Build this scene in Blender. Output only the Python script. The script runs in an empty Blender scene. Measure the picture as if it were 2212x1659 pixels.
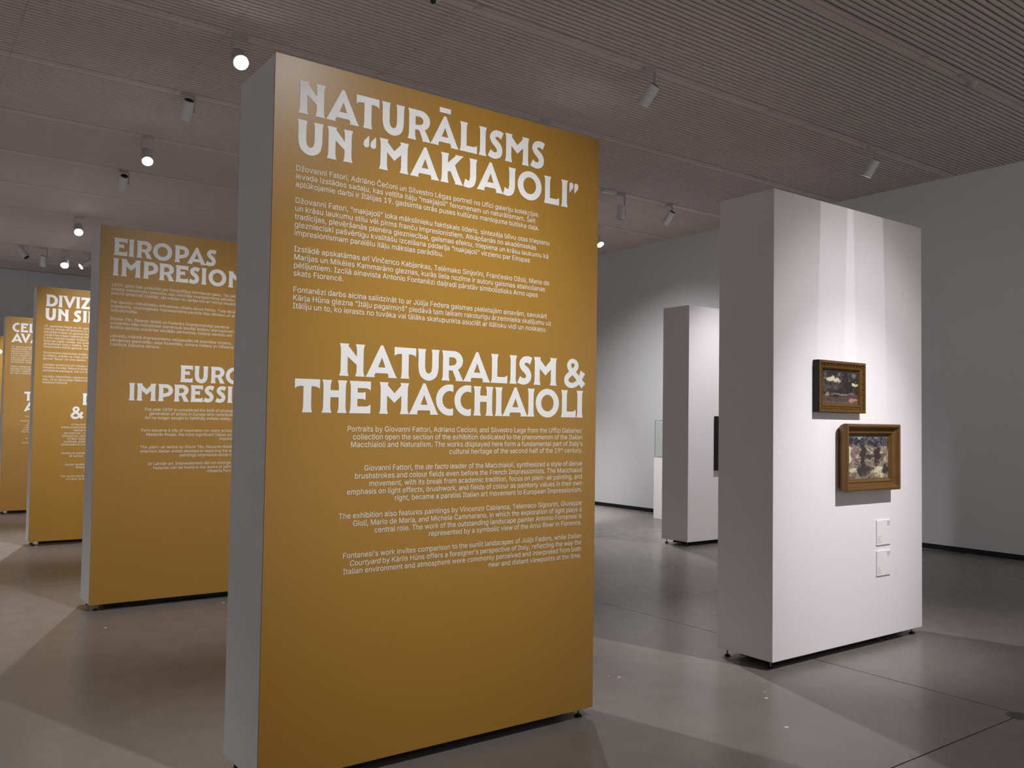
import bpy, bmesh, math, os, random
from mathutils import Vector, Matrix
from mathutils.geometry import tessellate_polygon, delaunay_2d_cdt

sc = bpy.context.scene
COL = sc.collection
R = math.radians

# ------------------------------------------------------------------ camera
FPX, YAW, PITCH, ROLL, HC = 1855.456, -0.630344, 0.036769, 0.014713, 1.53928
fwd0 = Vector((-math.sin(YAW), math.cos(YAW), 0)); rt0 = Vector((math.cos(YAW), math.sin(YAW), 0)); up0 = Vector((0, 0, 1))
f2 = fwd0*math.cos(PITCH) + up0*math.sin(PITCH); u2 = up0*math.cos(PITCH) - fwd0*math.sin(PITCH)
r3 = rt0*math.cos(ROLL) + u2*math.sin(ROLL); u3 = u2*math.cos(ROLL) - rt0*math.sin(ROLL)
cam_d = bpy.data.cameras.new('camera'); cam = bpy.data.objects.new('camera', cam_d); COL.objects.link(cam)
cam_d.sensor_fit = 'HORIZONTAL'; cam_d.sensor_width = 36.0; cam_d.lens = FPX*36/2212
cam_d.shift_x = -8.56/2212; cam_d.shift_y = 13.36/2212; cam_d.clip_end = 100
cam.matrix_world = Matrix(((r3.x, u3.x, -f2.x, 0), (r3.y, u3.y, -f2.y, 0), (r3.z, u3.z, -f2.z, HC), (0, 0, 0, 1)))
sc.camera = cam

# ------------------------------------------------------------------ world, exposure
w = bpy.data.worlds.new('world'); sc.world = w; w.use_nodes = True
w.node_tree.nodes['Background'].inputs[0].default_value = (0.5, 0.5, 0.5, 1)
w.node_tree.nodes['Background'].inputs[1].default_value = 0.0
sc.view_settings.view_transform = 'Standard'; sc.view_settings.look = 'None'
sc.view_settings.gamma = 1; sc.view_settings.use_curve_mapping = False
sc.view_settings.exposure = 0.0
sc.cycles.use_denoising = True
sc.cycles.max_bounces = 10; sc.cycles.diffuse_bounces = 7; sc.cycles.glossy_bounces = 4
sc.cycles.sample_clamp_indirect = 4.0

# ------------------------------------------------------------------ dimensions (metres)
CEIL, XW, YB, XL, YF = 4.727, 10.80, 21.86, -5.0, -7.0
GAP, TOP = 0.055, 3.055
TRACKS = [3.83 + 1.625*k for k in range(-6, 11)]
def spot_light(name, loc, aim, watts, size, blend, parent=None, radius=0.035, color=(1, 0.99, 0.985)):
    d = bpy.data.lights.new(name, 'SPOT'); d.energy = watts; d.spot_size = R(size); d.spot_blend = blend
    d.shadow_soft_size = radius; d.color = color
    o = bpy.data.objects.new(name, d); COL.objects.link(o)
    q = (Vector(aim) - Vector(loc)).to_track_quat('-Z', 'Y')
    o.matrix_world = Matrix.Translation(loc) @ q.to_matrix().to_4x4()
    return o

# out-of-view panel lamps, then fill lights added to raise the ambient: place, aim, watts, beam
for (loc, aim, e, size) in [
        ((2.25, 0.58, 4.48), (2.12, 3.43, 1.45), 385, 58), ((2.25, 0.58, 4.48), (2.18, 3.43, 1.60), 290, 34),      # near gold panel
        ((5.35, 0.58, 4.48), (5.35, 3.43, 1.15), 160, 58), ((5.35, 0.58, 4.48), (5.35, 3.43, 1.40), 220, 44), ((5.35, 0.58, 4.48), (5.32, 3.43, 0.85), 600, 34),   # near white partition
        ((2.25, 3.83, 4.48), (2.35, 7.42, 0.60), 320, 50), ((2.25, 3.83, 4.48), (2.35, 7.42, 1.10), 250, 58),      # second gold panel
        ((7.50, -3.0, 4.40), (10.8, 1.0, 2.0), 470, 100), ((-2.0, 15.2, 4.48), (-1.8, 12.2, 1.2), 700, 58),  # unseen fill lights from here down, added for bounced ambient
        ((1.50, -2.6, 4.48), (1.5, -5.6, 1.0), 950, 58), ((8.60, -1.0, 4.48), (8.4, -4.0, 1.0), 1200, 58),
        ((-3.2, -1.0, 4.40), (-3.2, -1.0, 0), 630, 110), ((-3.2, 6.0, 4.40), (-3.2, 6.0, 0), 630, 110), ((-3.2, 13.0, 4.40), (-3.2, 13.0, 0), 800, 110), ((-3.2, 19.0, 4.40), (-3.2, 19.0, 0), 1200, 110),
        ((-3.0, -4.8, 4.40), (-3.0, -4.8, 0), 650, 110), ((1.5, -4.8, 4.40), (1.5, -4.8, 0), 800, 110), ((6.0, -4.8, 4.40), (6.0, -4.8, 0), 800, 110),
        ((9.5, -3.5, 4.40), (9.5, -3.5, 0), 1500, 110),
        ((6.90, 8.705, 4.46), (10.8, 10.2, 0.55), 780, 74)]:       # unseen light without fitting, added to brighten the right wall's far end
    spot_light('spot_light', loc, aim, e, size, 0.6 if size > 105 else 1.0)

def gobo_light(loc, aim, watts, size, half_w, top, bottom):
    """framing projector: a spot whose shutters cut the beam to a rectangle"""
    o = spot_light('framing_light', loc, aim, watts, size, 0.3, radius=0.004)
    d = o.data; d.use_nodes = True; nt = d.node_tree; em = nt.nodes['Emission']
    tc = nt.nodes.new('ShaderNodeTexCoord'); sp = nt.nodes.new('ShaderNodeSeparateXYZ'); nt.links.new(tc.outputs['Normal'], sp.inputs[0])
    def m(op, a, b):
        n = nt.nodes.new('ShaderNodeMath'); n.operation = op
        for i, v in enumerate((a, b)):
            if hasattr(v, 'links') or hasattr(v, 'is_linked'): nt.links.new(v, n.inputs[i])
            else: n.inputs[i].default_value = v
        return n.outputs[0]
    nz = m('ABSOLUTE', sp.outputs[2], 0.0)
    ax = m('ABSOLUTE', m('DIVIDE', sp.outputs[0], nz), 0.0)
    ay = m('DIVIDE', sp.outputs[1], nz)
    inx = m('LESS_THAN', ax, half_w)
    r = nt.nodes.new('ShaderNodeMapRange'); nt.links.new(ay, r.inputs[0])
    r.inputs[1].default_value = bottom; r.inputs[2].default_value = top; r.interpolation_type = 'SMOOTHSTEP'
    nt.links.new(m('MULTIPLY', inx, r.outputs[0]), em.inputs['Strength'])
    return o

# ------------------------------------------------------------------ materials
def mat(name, col, rough=0.6, spec=0.4, metal=0.0, bump=None, emit=None, coat=0.0, noise=None, trans=0.0):
    m = bpy.data.materials.new(name); m.use_nodes = True; nt = m.node_tree; b = nt.nodes['Principled BSDF']
    b.inputs['Base Color'].default_value = (*col, 1); b.inputs['Roughness'].default_value = rough
    b.inputs['Specular IOR Level'].default_value = spec; b.inputs['Metallic'].default_value = metal
    if coat: b.inputs['Coat Weight'].default_value = coat; b.inputs['Coat Roughness'].default_value = 0.25
    if trans: b.inputs['Transmission Weight'].default_value = trans
    if emit:
        b.inputs['Emission Color'].default_value = (*emit[0], 1); b.inputs['Emission Strength'].default_value = emit[1]
    tc = nt.nodes.new('ShaderNodeTexCoord')
    if noise:
        n = nt.nodes.new('ShaderNodeTexNoise'); n.inputs['Scale'].default_value = noise[0]; n.inputs['Detail'].default_value = 6
        nt.links.new(tc.outputs['Object'], n.inputs['Vector'])
        mx = nt.nodes.new('ShaderNodeMix'); mx.data_type = 'RGBA'; nt.links.new(n.outputs['Fac'], mx.inputs['Factor'])
        mx.inputs[6].default_value = (*[c*(1-noise[1]) for c in col], 1); mx.inputs[7].default_value = (*[c*(1+noise[1]) for c in col], 1)
        nt.links.new(mx.outputs[2], b.inputs['Base Color'])
    if bump:
        n = nt.nodes.new('ShaderNodeTexNoise'); n.inputs['Scale'].default_value = bump[0]; n.inputs['Detail'].default_value = 4
        nt.links.new(tc.outputs['Object'], n.inputs['Vector'])
        bp = nt.nodes.new('ShaderNodeBump'); bp.inputs['Strength'].default_value = bump[1]; bp.inputs['Distance'].default_value = 0.002
        nt.links.new(n.outputs['Fac'], bp.inputs['Height']); nt.links.new(bp.outputs['Normal'], b.inputs['Normal'])
    return m

M_WALL = mat('wall_paint', (0.585, 0.592, 0.605), 0.75, 0.3, bump=(90, 0.08), noise=(0.7, 0.03))
M_PANEL = mat('panel_paint', (0.78, 0.742, 0.765), 0.6, 0.3, bump=(140, 0.05))
M_PANELG = mat('panel_side_paint', (0.70, 0.69, 0.71), 0.6, 0.3, bump=(140, 0.05))
M_GOLD = mat('gold_vinyl', (0.350, 0.182, 0.022), 0.30, 0.62, noise=(1.1, 0.03))
M_LET = mat('white_lettering', (0.80, 0.80, 0.79), 0.5, 0.3)
M_TEXT = mat('body_lettering', (0.70, 0.65, 0.55), 0.5, 0.3)
M_SLAT = mat('ceiling_slat', (0.54, 0.475, 0.455), 0.7, 0.3, noise=(3, 0.06))
M_CEIL = mat('ceiling_board', (0.20, 0.172, 0.162), 0.85, 0.1)
M_BLACK = mat('black_base_and_shade', (0.008, 0.008, 0.010), 0.5, 0.3)
M_JOINT = mat('joint_filler', (0.06, 0.053, 0.05), 0.8, 0.1)
M_FOOT = mat('black_foot', (0.01, 0.01, 0.012), 0.45, 0.4)
M_STEEL = mat('zinc_stem', (0.18, 0.18, 0.19), 0.4, 0.5, metal=0.7)
M_LAMP = mat('lamp_housing', (0.55, 0.57, 0.57), 0.45, 0.4)
M_ADAPT = mat('track_adapter', (0.42, 0.39, 0.38), 0.55, 0.3)
M_LENS = mat('lamp_lens', (1, 1, 1), 0.3, 0.3, emit=((1, 0.99, 0.96), 40.0))
M_DARK = mat('lamp_inside', (0.02, 0.018, 0.02), 0.5, 0.3)
M_EDGE = mat('gold_sheet_edge', (0.10, 0.055, 0.02), 0.6, 0.2)
M_CARD = mat('caption_card_paper', (0.78, 0.745, 0.755), 0.6, 0.2)
M_INK = mat('grey_ink', (0.34, 0.31, 0.32), 0.7, 0.1)
M_PLUG = mat('floor_cap_steel', (0.09, 0.10, 0.10), 0.45, 0.4, metal=0.5, noise=(60, 0.5))
M_FLECK = mat('white_fleck', (0.75, 0.74, 0.72), 0.8, 0.1)
M_PLINTH = mat('plinth_paint', (0.82, 0.80, 0.82), 0.5, 0.3)
M_FRDARK = mat('frame_dark_wood', (0.012, 0.006, 0.005), 0.5, 0.3)
M_GOLDF = mat('gilt_wood', (0.165, 0.085, 0.018), 0.36, 0.5, metal=0.55, noise=(45, 0.35), bump=(120, 0.5))
M_GILT2 = mat('bronze_wood', (0.16, 0.082, 0.022), 0.36, 0.5, metal=0.45, noise=(14, 0.25))

def glass_mat():
    m = bpy.data.materials.new('case_glass'); m.use_nodes = True; nt = m.node_tree; nt.nodes.clear()
    o = nt.nodes.new('ShaderNodeOutputMaterial'); mx = nt.nodes.new('ShaderNodeMixShader'); t = nt.nodes.new('ShaderNodeBsdfTransparent'); g = nt.nodes.new('ShaderNodeBsdfGlossy')
    t.inputs[0].default_value = (0.93, 0.965, 0.945, 1); g.inputs['Roughness'].default_value = 0.03; mx.inputs[0].default_value = 0.08
    nt.links.new(t.outputs[0], mx.inputs[1]); nt.links.new(g.outputs[0], mx.inputs[2]); nt.links.new(mx.outputs[0], o.inputs[0]); return m
M_GLASS = glass_mat()

def floor_mat():
    m = bpy.data.materials.new('polished_concrete'); m.use_nodes = True; nt = m.node_tree; b = nt.nodes['Principled BSDF']; L = nt.links.new
    g = nt.nodes.new('ShaderNodeNewGeometry')
    def noise(scale, detail, rough=0.5):
        n = nt.nodes.new('ShaderNodeTexNoise'); n.inputs['Scale'].default_value = scale; n.inputs['Detail'].default_value = detail; n.inputs['Roughness'].default_value = rough
        L(g.outputs['Position'], n.inputs['Vector']); return n.outputs['Fac']
    a, c = noise(0.55, 5), noise(5.5, 8, 0.65)
    mx1 = nt.nodes.new('ShaderNodeMix'); mx1.data_type = 'RGBA'; L(a, mx1.inputs[0])
    mx1.inputs[6].default_value = (0.155, 0.138, 0.128, 1); mx1.inputs[7].default_value = (0.222, 0.200, 0.188, 1)
    mx2 = nt.nodes.new('ShaderNodeMix'); mx2.data_type = 'RGBA'; mx2.blend_type = 'MULTIPLY'; mx2.inputs[0].default_value = 1
    rp = nt.nodes.new('ShaderNodeMapRange'); L(c, rp.inputs[0]); rp.inputs[1].default_value = 0.3; rp.inputs[2].default_value = 0.7; rp.inputs[3].default_value = 0.90; rp.inputs[4].default_value = 1.08
    L(mx1.outputs[2], mx2.inputs[6]); L(rp.outputs[0], mx2.inputs[7]); L(mx2.outputs[2], b.inputs['Base Color'])
    r = nt.nodes.new('ShaderNodeMapRange'); L(a, r.inputs[0]); r.inputs[3].default_value = 0.20; r.inputs[4].default_value = 0.34; L(r.outputs[0], b.inputs['Roughness'])
    b.inputs['Specular IOR Level'].default_value = 0.32
    return m
M_FLOOR = floor_mat()

# ------------------------------------------------------------------ mesh helpers
def link(name, me, parent=None, m=None):
    o = bpy.data.objects.new(name, me); COL.objects.link(o)
    if m is not None and not me.materials: me.materials.append(m)
    if parent is not None: o.parent = parent
    return o
def box_geo(bm, x0, x1, y0, y1, z0, z1, mi=0):
    v = [bm.verts.new((x, y, z)) for x in (x0, x1) for y in (y0, y1) for z in (z0, z1)]
    for q in ((0, 1, 3, 2), (4, 6, 7, 5), (0, 4, 5, 1), (2, 3, 7, 6), (0, 2, 6, 4), (1, 5, 7, 3)):
        f = bm.faces.new([v[i] for i in q]); f.material_index = mi
def done(bm, name, m, parent=None, bevel=0.0, smooth=False):
    bmesh.ops.recalc_face_normals(bm, faces=bm.faces)
    if bevel: bmesh.ops.bevel(bm, geom=bm.edges[:], offset=bevel, segments=2, affect='EDGES', profile=0.6)
    me = bpy.data.meshes.new(name); bm.to_mesh(me); bm.free()
    for mm in (m if isinstance(m, (list, tuple)) else [m]): me.materials.append(mm)
    if smooth:
        for p in me.polygons: p.use_smooth = True
        try: me.set_sharp_from_angle(angle=R(35))
        except Exception: pass
    return link(name, me, parent)
def box(name, b, m, parent=None, bevel=0.0):
    bm = bmesh.new(); box_geo(bm, *b); return done(bm, name, m, parent, bevel)
def tube_geo(bm, p0, p1, r0, r1=None, n=20, caps=True, mi=0):
    p0, p1 = Vector(p0), Vector(p1); r1 = r0 if r1 is None else r1; ax = (p1-p0).normalized()
    a = ax.orthogonal().normalized(); b = ax.cross(a)
    rings = []
    for p, r in ((p0, r0), (p1, r1)):
        rings.append([bm.verts.new(p + (a*math.cos(t) + b*math.sin(t))*r) for t in [2*math.pi*i/n for i in range(n)]])
    for i in range(n):
        f = bm.faces.new((rings[0][i], rings[0][(i+1) % n], rings[1][(i+1) % n], rings[1][i])); f.material_index = mi
    if caps:
        for q in rings: f = bm.faces.new(q); f.material_index = mi
def empty(name, loc, label, cat, group=None):
    o = bpy.data.objects.new(name, None); COL.objects.link(o); o.location = loc; o.empty_display_size = 0.1
    o['label'] = label; o['category'] = cat
    if group: o['group'] = group
    return o
def struct(o): o['kind'] = 'structure'; return o

# ------------------------------------------------------------------ room shell
floor = struct(box('floor', (XL, XW, YF, YB, -0.12, -0.012), M_JOINT))
XJ = [XL, -1.55, 5.0, XW]; YJ = [YF, -4.44, 2.17, 8.76, 15.35, YB]
for i in range(3):
    for j in range(5):
        box('slab', (XJ[i] + (0.004 if i else 0), XJ[i+1] - (0.004 if i < 2 else 0), YJ[j] + (0.004 if j else 0), YJ[j+1] - (0.004 if j < 4 else 0), -0.05, 0.0), M_FLOOR, floor)
def fleck(x, y, r, s):
    rnd = random.Random(s); bm = bmesh.new()
    lo = [(x + r*rnd.uniform(.6, 1.3)*math.cos(t), y + r*rnd.uniform(.6, 1.3)*math.sin(t)) for t in [k*math.pi/3.5 for k in range(7)]]
    a = [bm.verts.new((px, py, 0.0)) for px, py in lo]; b = [bm.verts.new((px, py, 0.0012)) for px, py in lo]
    bm.faces.new(b); 
    for k in range(7): bm.faces.new((a[k], a[(k+1) % 7], b[(k+1) % 7], b[k]))
    done(bm, 'paint_fleck', M_FLECK, floor)
for k, (x, y, r) in enumerate([(4.059, 3.121, .011), (4.142, 3.195, .006), (3.632, 3.874, .009), (3.60, 3.93, .005), (3.761, 2.763, .013), (1.326, 6.834, .009), (2.30, 7.239, .012), (4.30, 3.33, .005)]):
    fleck(x, y, r, k)

struct(box('wall_right', (XW, XW+0.2, YF, YB+0.2, -0.02, CEIL+0.15), M_WALL))
struct(box('wall_back', (XL, XW, YB, YB+0.2, -0.02, CEIL+0.15), M_WALL))
struct(box('wall_left', (XL-0.2, XL, YF, YB+0.2, -0.02, CEIL+0.15), M_WALL))
struct(box('wall_front', (XL-0.2, XW+0.2, YF-0.2, YF, -0.02, CEIL+0.15), M_WALL))
struct(box('baseboard_right', (XW-0.006, XW, YF, YB, 0.0, 0.064), M_BLACK))
struct(box('baseboard_back', (XL, XW-0.006, YB-0.006, YB, 0.0, 0.064), M_BLACK))
struct(box('baseboard_left', (XL, XL+0.006, YF, YB-0.006, 0.0, 0.064), M_BLACK))

# ------------------------------------------------------------------ slatted ceiling
ceiling = struct(box('ceiling', (XL, XW, YF, YB, CEIL+0.022, CEIL+0.15), M_CEIL))
PITCH_S, SLAT_W, SLAT_H = 1.625/29, 0.034, 0.022
seams = [XL] + [x for x in [-3.42 + 1.395*k for k in range(11)]] + [XW]
def slat_mesh(x_list):
    bm = bmesh.new()
    for a, b in zip(x_list[:-1], x_list[1:]):
        a, b = a+0.001, b-0.001; w_, c = SLAT_W/2, 0.004
        prof = [(-w_, 0.022), (-w_, c), (-w_+c, 0), (w_-c, 0), (w_, c), (w_, 0.022)]
        va = [bm.verts.new((a, y, z)) for y, z in prof]; vb = [bm.verts.new((b, y, z)) for y, z in prof]
        for k in range(5): bm.faces.new((va[k], va[k+1], vb[k+1], vb[k]))
        bm.faces.new(va); bm.faces.new(vb)
    bmesh.ops.recalc_face_normals(bm, faces=bm.faces)
    me = bpy.data.meshes.new('slat'); bm.to_mesh(me); bm.free(); me.materials.append(M_SLAT); return me
slat_me = slat_mesh(seams)
slat_y = []
for t in TRACKS:
    for k in range(2, 29): slat_y.append(t + k*PITCH_S - PITCH_S/2)
slat_y = [y for y in slat_y if YF+0.03 < y < YB-0.02]
near = [y for y in slat_y if y >= 3.0][:290]
rest = [y for y in slat_y if y not in set(near)]
for y in near:
    o = link('slat', slat_me, ceiling); o.location = (0, y, CEIL)
bm = bmesh.new()
for y in rest: box_geo(bm, XL+.002, XW-.002, y-SLAT_W/2, y+SLAT_W/2, CEIL, CEIL+0.022)
o = done(bm, 'slat', M_SLAT, ceiling); o['kind'] = 'stuff'
for t in TRACKS:                                    # flush boards with the power slot
    if not (YF+.1 < t < YB-.1): continue
    bm = bmesh.new()
    for a, b in zip(seams[:-1], seams[1:]):
        box_geo(bm, a+.002, b-.002, t-0.036, t-0.0, CEIL-0.001, CEIL+0.022)
        box_geo(bm, a+.002, b-.002, t+0.010, t+0.066, CEIL, CEIL+0.022)
    done(bm, 'track_board', M_SLAT, ceiling)
    box('power_track', (XL+.01, XW-.01, t+0.0005, t+0.0095, CEIL+0.010, CEIL+0.021), M_BLACK, ceiling)
for (x, t) in [(3.57, 5.455), (7.10, 3.83), (7.10, 5.455), (7.14, 7.08), (7.10, 8.705), (3.57, 7.08), (3.57, 8.705), (3.57, 3.83)]:
    bm = bmesh.new(); tube_geo(bm, (x, t-0.015, CEIL-0.001), (x, t-0.015, CEIL-0.010), 0.026, 0.022, 14); done(bm, 'track_joint', M_ADAPT, ceiling)

# ------------------------------------------------------------------ display lettering (flared capitals drawn here)
def stem(xc, w_=0.232, e=0.32, y0=0.0, y1=1.0, fb=True, ft=True):
    L_, n = [], 6
    pts = []
    for i in range(n+1):
        t = i/n; hw = w_/2 + (e-w_)/2*((1-t)**2.4 if fb else 0); pts.append((y0 + 0.24*t, hw))
    for i in range(n+1):
        t = i/n; hw = w_/2 + (e-w_)/2*(t**2.4 if ft else 0); pts.append((y1 - 0.24*(1-t), hw))
    return [([(xc-h, y) for y, h in pts] + [(xc+h, y) for y, h in reversed(pts)], [])]
def poly(*p): return [(list(p), [])]
def arm(x0, x1, yo, yi, lip):                       # horizontal arm, outer edge yo, inner edge yi, flared lip at x1
    d = 1 if yi > yo else -1
    s = 1 if x1 > x0 else -1
    return poly((x0, yo), (x1, yo), (x1, yi+d*lip), (x1-s*.05, yi+d*lip*.45), (x1-s*.12, yi+d*lip*.1), (x1-s*.18, yi), (x0, yi))
def strip(pts, ws, n=8):                            # smooth stroke along a Catmull-Rom path
    P = [pts[0]] + list(pts) + [pts[-1]]; W_ = [ws[0]] + list(ws) + [ws[-1]]; out = []
    for i in range(1, len(P)-2):
        for k in range(n + (1 if i == len(P)-3 else 0)):
            t = k/n
            def cr(a, b, c, d): return 0.5*((2*b) + (-a+c)*t + (2*a-5*b+4*c-d)*t*t + (-a+3*b-3*c+d)*t**3)
            out.append((cr(P[i-1][0], P[i][0], P[i+1][0], P[i+2][0]), cr(P[i-1][1], P[i][1], P[i+1][1], P[i+2][1]), W_[i]*(1-t)+W_[i+1]*t))
    l, r = [], []
    for i, (x, y, w_) in enumerate(out):
        a, b = out[max(0, i-1)], out[min(len(out)-1, i+1)]; dx, dy = b[0]-a[0], b[1]-a[1]; L_ = math.hypot(dx, dy) or 1
        l.append((x - dy/L_*w_/2, y + dx/L_*w_/2)); r.append((x + dy/L_*w_/2, y - dx/L_*w_/2))
    return [([l[i], l[i+1], r[i+1], r[i]], []) for i in range(len(l)-1)]
def arc(cx, cy, rx, ry, a0, a1, n=22): return [(cx+rx*math.cos(R(a0+(a1-a0)*i/n)), cy+ry*math.sin(R(a0+(a1-a0)*i/n))) for i in range(n+1)]
def ring(cx, cy, rx, ry, ix, iy, n=44):
    o = arc(cx, cy, rx, ry, 0, 360, n)[:-1]; i_ = arc(cx, cy, ix, iy, 0, 360, n)[:-1]
    return [([o[k], o[(k+1) % n], i_[(k+1) % n], i_[k]], []) for k in range(n)]
def mirror(ps, wd): return [([(wd-x, y) for x, y in o], [[(wd-x, y) for x, y in h] for h in hs]) for o, hs in ps]
A_ = [([(0, 0), (.335, 0), (.305, .05), (.345, .135), (.775, .135), (.81, .05), (.785, 0), (1.11, 0), (1.04, .11), (.60, 1.02), (.52, 1.02), (.07, .11)], [[(.435, .32), (.69, .32), (.565, .635)]])]
bowlR = [([(.165, 1.0), (.42, 1.0)] + arc(.47, .675, .365, .325, 88, -88) + [(.42, .345), (.165, .345)], [[(.29, .785), (.42, .785)] + arc(.43, .655, .15, .135, 85, -85, 10) + [(.42, .515), (.29, .50)]])]
bowlP = [([(.165, 1.0), (.40, 1.0)] + arc(.44, .64, .39, .36, 88, -75) + [(.42, .26), (.29, .22), (.165, .25)], [[(.29, .785), (.42, .785)] + arc(.43, .635, .155, .15, 85, -80, 10) + [(.36, .46), (.29, .45)]])]
def cee():
    o = arc(.535, .5, .535, .52, 76, 284, 30); i_ = arc(.535, .5, .29, .30, 63, 297, 30)
    q = [([o[k], o[k+1], i_[k+1], i_[k]], []) for k in range(30)]
    return q + [([o[0], i_[0], (.668, .70), (.668, .985)], []), ([o[-1], (.668, .015), (.668, .30), i_[-1]], [])]
ess = strip([(.565, .83), (.42, .885), (.25, .86), (.15, .73), (.22, .595), (.36, .49), (.455, .35), (.43, .185), (.29, .105), (.14, .115), (.02, .17)],
            [.27, .235, .225, .22, .235, .25, .24, .225, .225, .235, .27])
jay = strip([(.36, .93), (.36, .6), (.36, .34), (.31, .17), (.19, .095), (.01, .135)], [.25, .25, .25, .25, .235, .28]) + stem(.36, .25, .33, .5, 1.0, False, True)
you = strip([(.15, .95), (.15, .6), (.155, .38), (.22, .18), (.41, .085), (.60, .18), (.66, .38), (.665, .6), (.665, .95)], [.25, .25, .25, .25, .235, .25, .25, .25, .25]) + stem(.15, .25, .31, .5, 1.0, False, True) + stem(.665, .25, .31, .5, 1.0, False, True)
ampersand = strip([(.93, .03), (.78, .19), (.58, .40), (.30, .63), (.235, .79), (.305, .91), (.42, .945), (.55, .89), (.595, .77), (.52, .64), (.30, .47), (.13, .32), (.12, .17), (.24, .06), (.42, .045), (.62, .13), (.77, .30), (.90, .55)],
                  [.27, .22, .20, .20, .19, .17, .16, .17, .19, .20, .20, .20, .21, .20, .19, .19, .18, .26])
def drop(x, flip):
    p = [(x+.19, .99), (x+.02, .79)] + arc(x+.10, .69, .10, .10, 160, 370, 14)
    return [([(2*x+.2-a, 1.55-b) for a, b in p] if flip else p, [])]
Vee = [([(0, 1), (.335, 1), (.315, .93), (.53, .42), (.73, .93), (.71, 1), (1.03, 1), (.96, .90), (.57, -.02), (.48, -.02), (.07, .90)], [])]
GL = {
 'A': (1.11, A_), 'Ā': (1.11, A_ + poly((.34, 1.13), (.78, 1.13), (.78, 1.30), (.34, 1.30))),
 'N': (.86, stem(.165) + stem(.70) + poly((.165, 1.0), (.235, 1.0), (.70, .49), (.70, .264), (.165, .69))),
 'T': (.79, arm(.395, .79, 1.0, .785, .075) + arm(.395, 0, 1.0, .785, .075) + stem(.395, .25, .32, 0, .9, True, False)),
 'U': (.815, you), 'R': (.86, stem(.165) + bowlR + poly((.36, .40), (.60, .44), (.70, .30), (.86, 0), (.545, 0), (.565, .05), (.43, .345))),
 'P': (.84, stem(.165) + bowlP), 'L': (.71, stem(.165) + arm(.165, .71, 0, .215, .075)), 'I': (.32, stem(.16)), 'S': (.59, ess),
 'M': (1.07, stem(.165) + stem(.905) + poly((.165, 1.0), (.21, 1.0), (.55, .65), (.55, .345), (.165, .69)) + mirror(poly((.165, 1.0), (.21, 1.0), (.54, .65), (.54, .345), (.165, .69)), 1.07)),
 'K': (.89, stem(.165) + poly((.20, .36), (.20, .60), (.585, .97), (.56, 1.0), (.91, 1.0), (.82, .93), (.52, .60), (.40, .42)) + poly((.36, .58), (.55, .66), (.67, .40), (.89, 0), (.56, 0), (.58, .05), (.34, .50))),
 'J': (.525, jay), 'O': (1.07, ring(.535, .5, .535, .52, .285, .30)), 'C': (.67, cee()),
 'E': (.73, stem(.165) + arm(.165, .73, 1.0, .785, .075) + arm(.165, .73, 0, .215, .075) + poly((.165, .45), (.47, .45), (.52, .435), (.555, .41), (.555, .68), (.52, .66), (.47, .645), (.165, .645))),
 'H': (.83, stem(.165) + stem(.665) + poly((.165, .475), (.665, .475), (.665, .69), (.165, .69))),
 'V': (1.03, Vee), '“': (.45, drop(0, False) + drop(.24, False)), '”': (.46, drop(0, True) + drop(.24, True)),
 'D': (.90, stem(.165) + [([(.165, 1.0), (.38, 1.0)] + arc(.40, .5, .50, .5, 90, -90) + [(.38, 0), (.165, 0)], [[(.29, .785), (.38, .785)] + arc(.39, .5, .26, .285, 90, -90, 14) + [(.38, .215), (.29, .215)]])]),
 'Z': (.74, poly((.02, 1.0), (.70, 1.0), (.70, .86), (.34, .215), (.02, 0), (.02, .13), (.38, .785), (.02, .785)) + arm(.1, .74, 0, .215, .075) + poly((.02, .785), (.02, .70), (.12, .785))),
 'B': (.80, stem(.165) + [([(.165, 1.0), (.40, 1.0)] + arc(.44, .755, .28, .245, 90, -60) + [(.55, .54)] + arc(.46, .28, .33, .28, 62, -90) + [(.165, 0)], [[(.29, .80), (.40, .80)] + arc(.42, .715, .09, .085, 90, -90, 8) + [(.29, .63)], [(.29, .42), (.42, .42)] + arc(.44, .31, .11, .11, 90, -90, 8) + [(.29, .20)]])]),
 'W': (1.5, [(Vee[0][0], [])] + [([(x+.52, y) for x, y in Vee[0][0]], [])]),
 'Y': (.98, poly((0, 1), (.33, 1), (.31, .93), (.50, .62), (.69, .93), (.67, 1), (.98, 1), (.62, .42), (.62, .3), (.37, .3), (.37, .42)) + stem(.495, .25, .33, 0, .5, True, False)),
 'G': (.86, cee() + stem(.72, .25, .30, 0.02, .52, False, True)), 'Ļ': (.71, None), '-': (.45, poly((.05, .42), (.40, .42), (.40, .62), (.05, .62))),
 '&': (.95, ampersand), ' ': (.34, []),
}
GL['Ļ'] = (.71, GL['L'][1])
CAP = 0.1405
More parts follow.
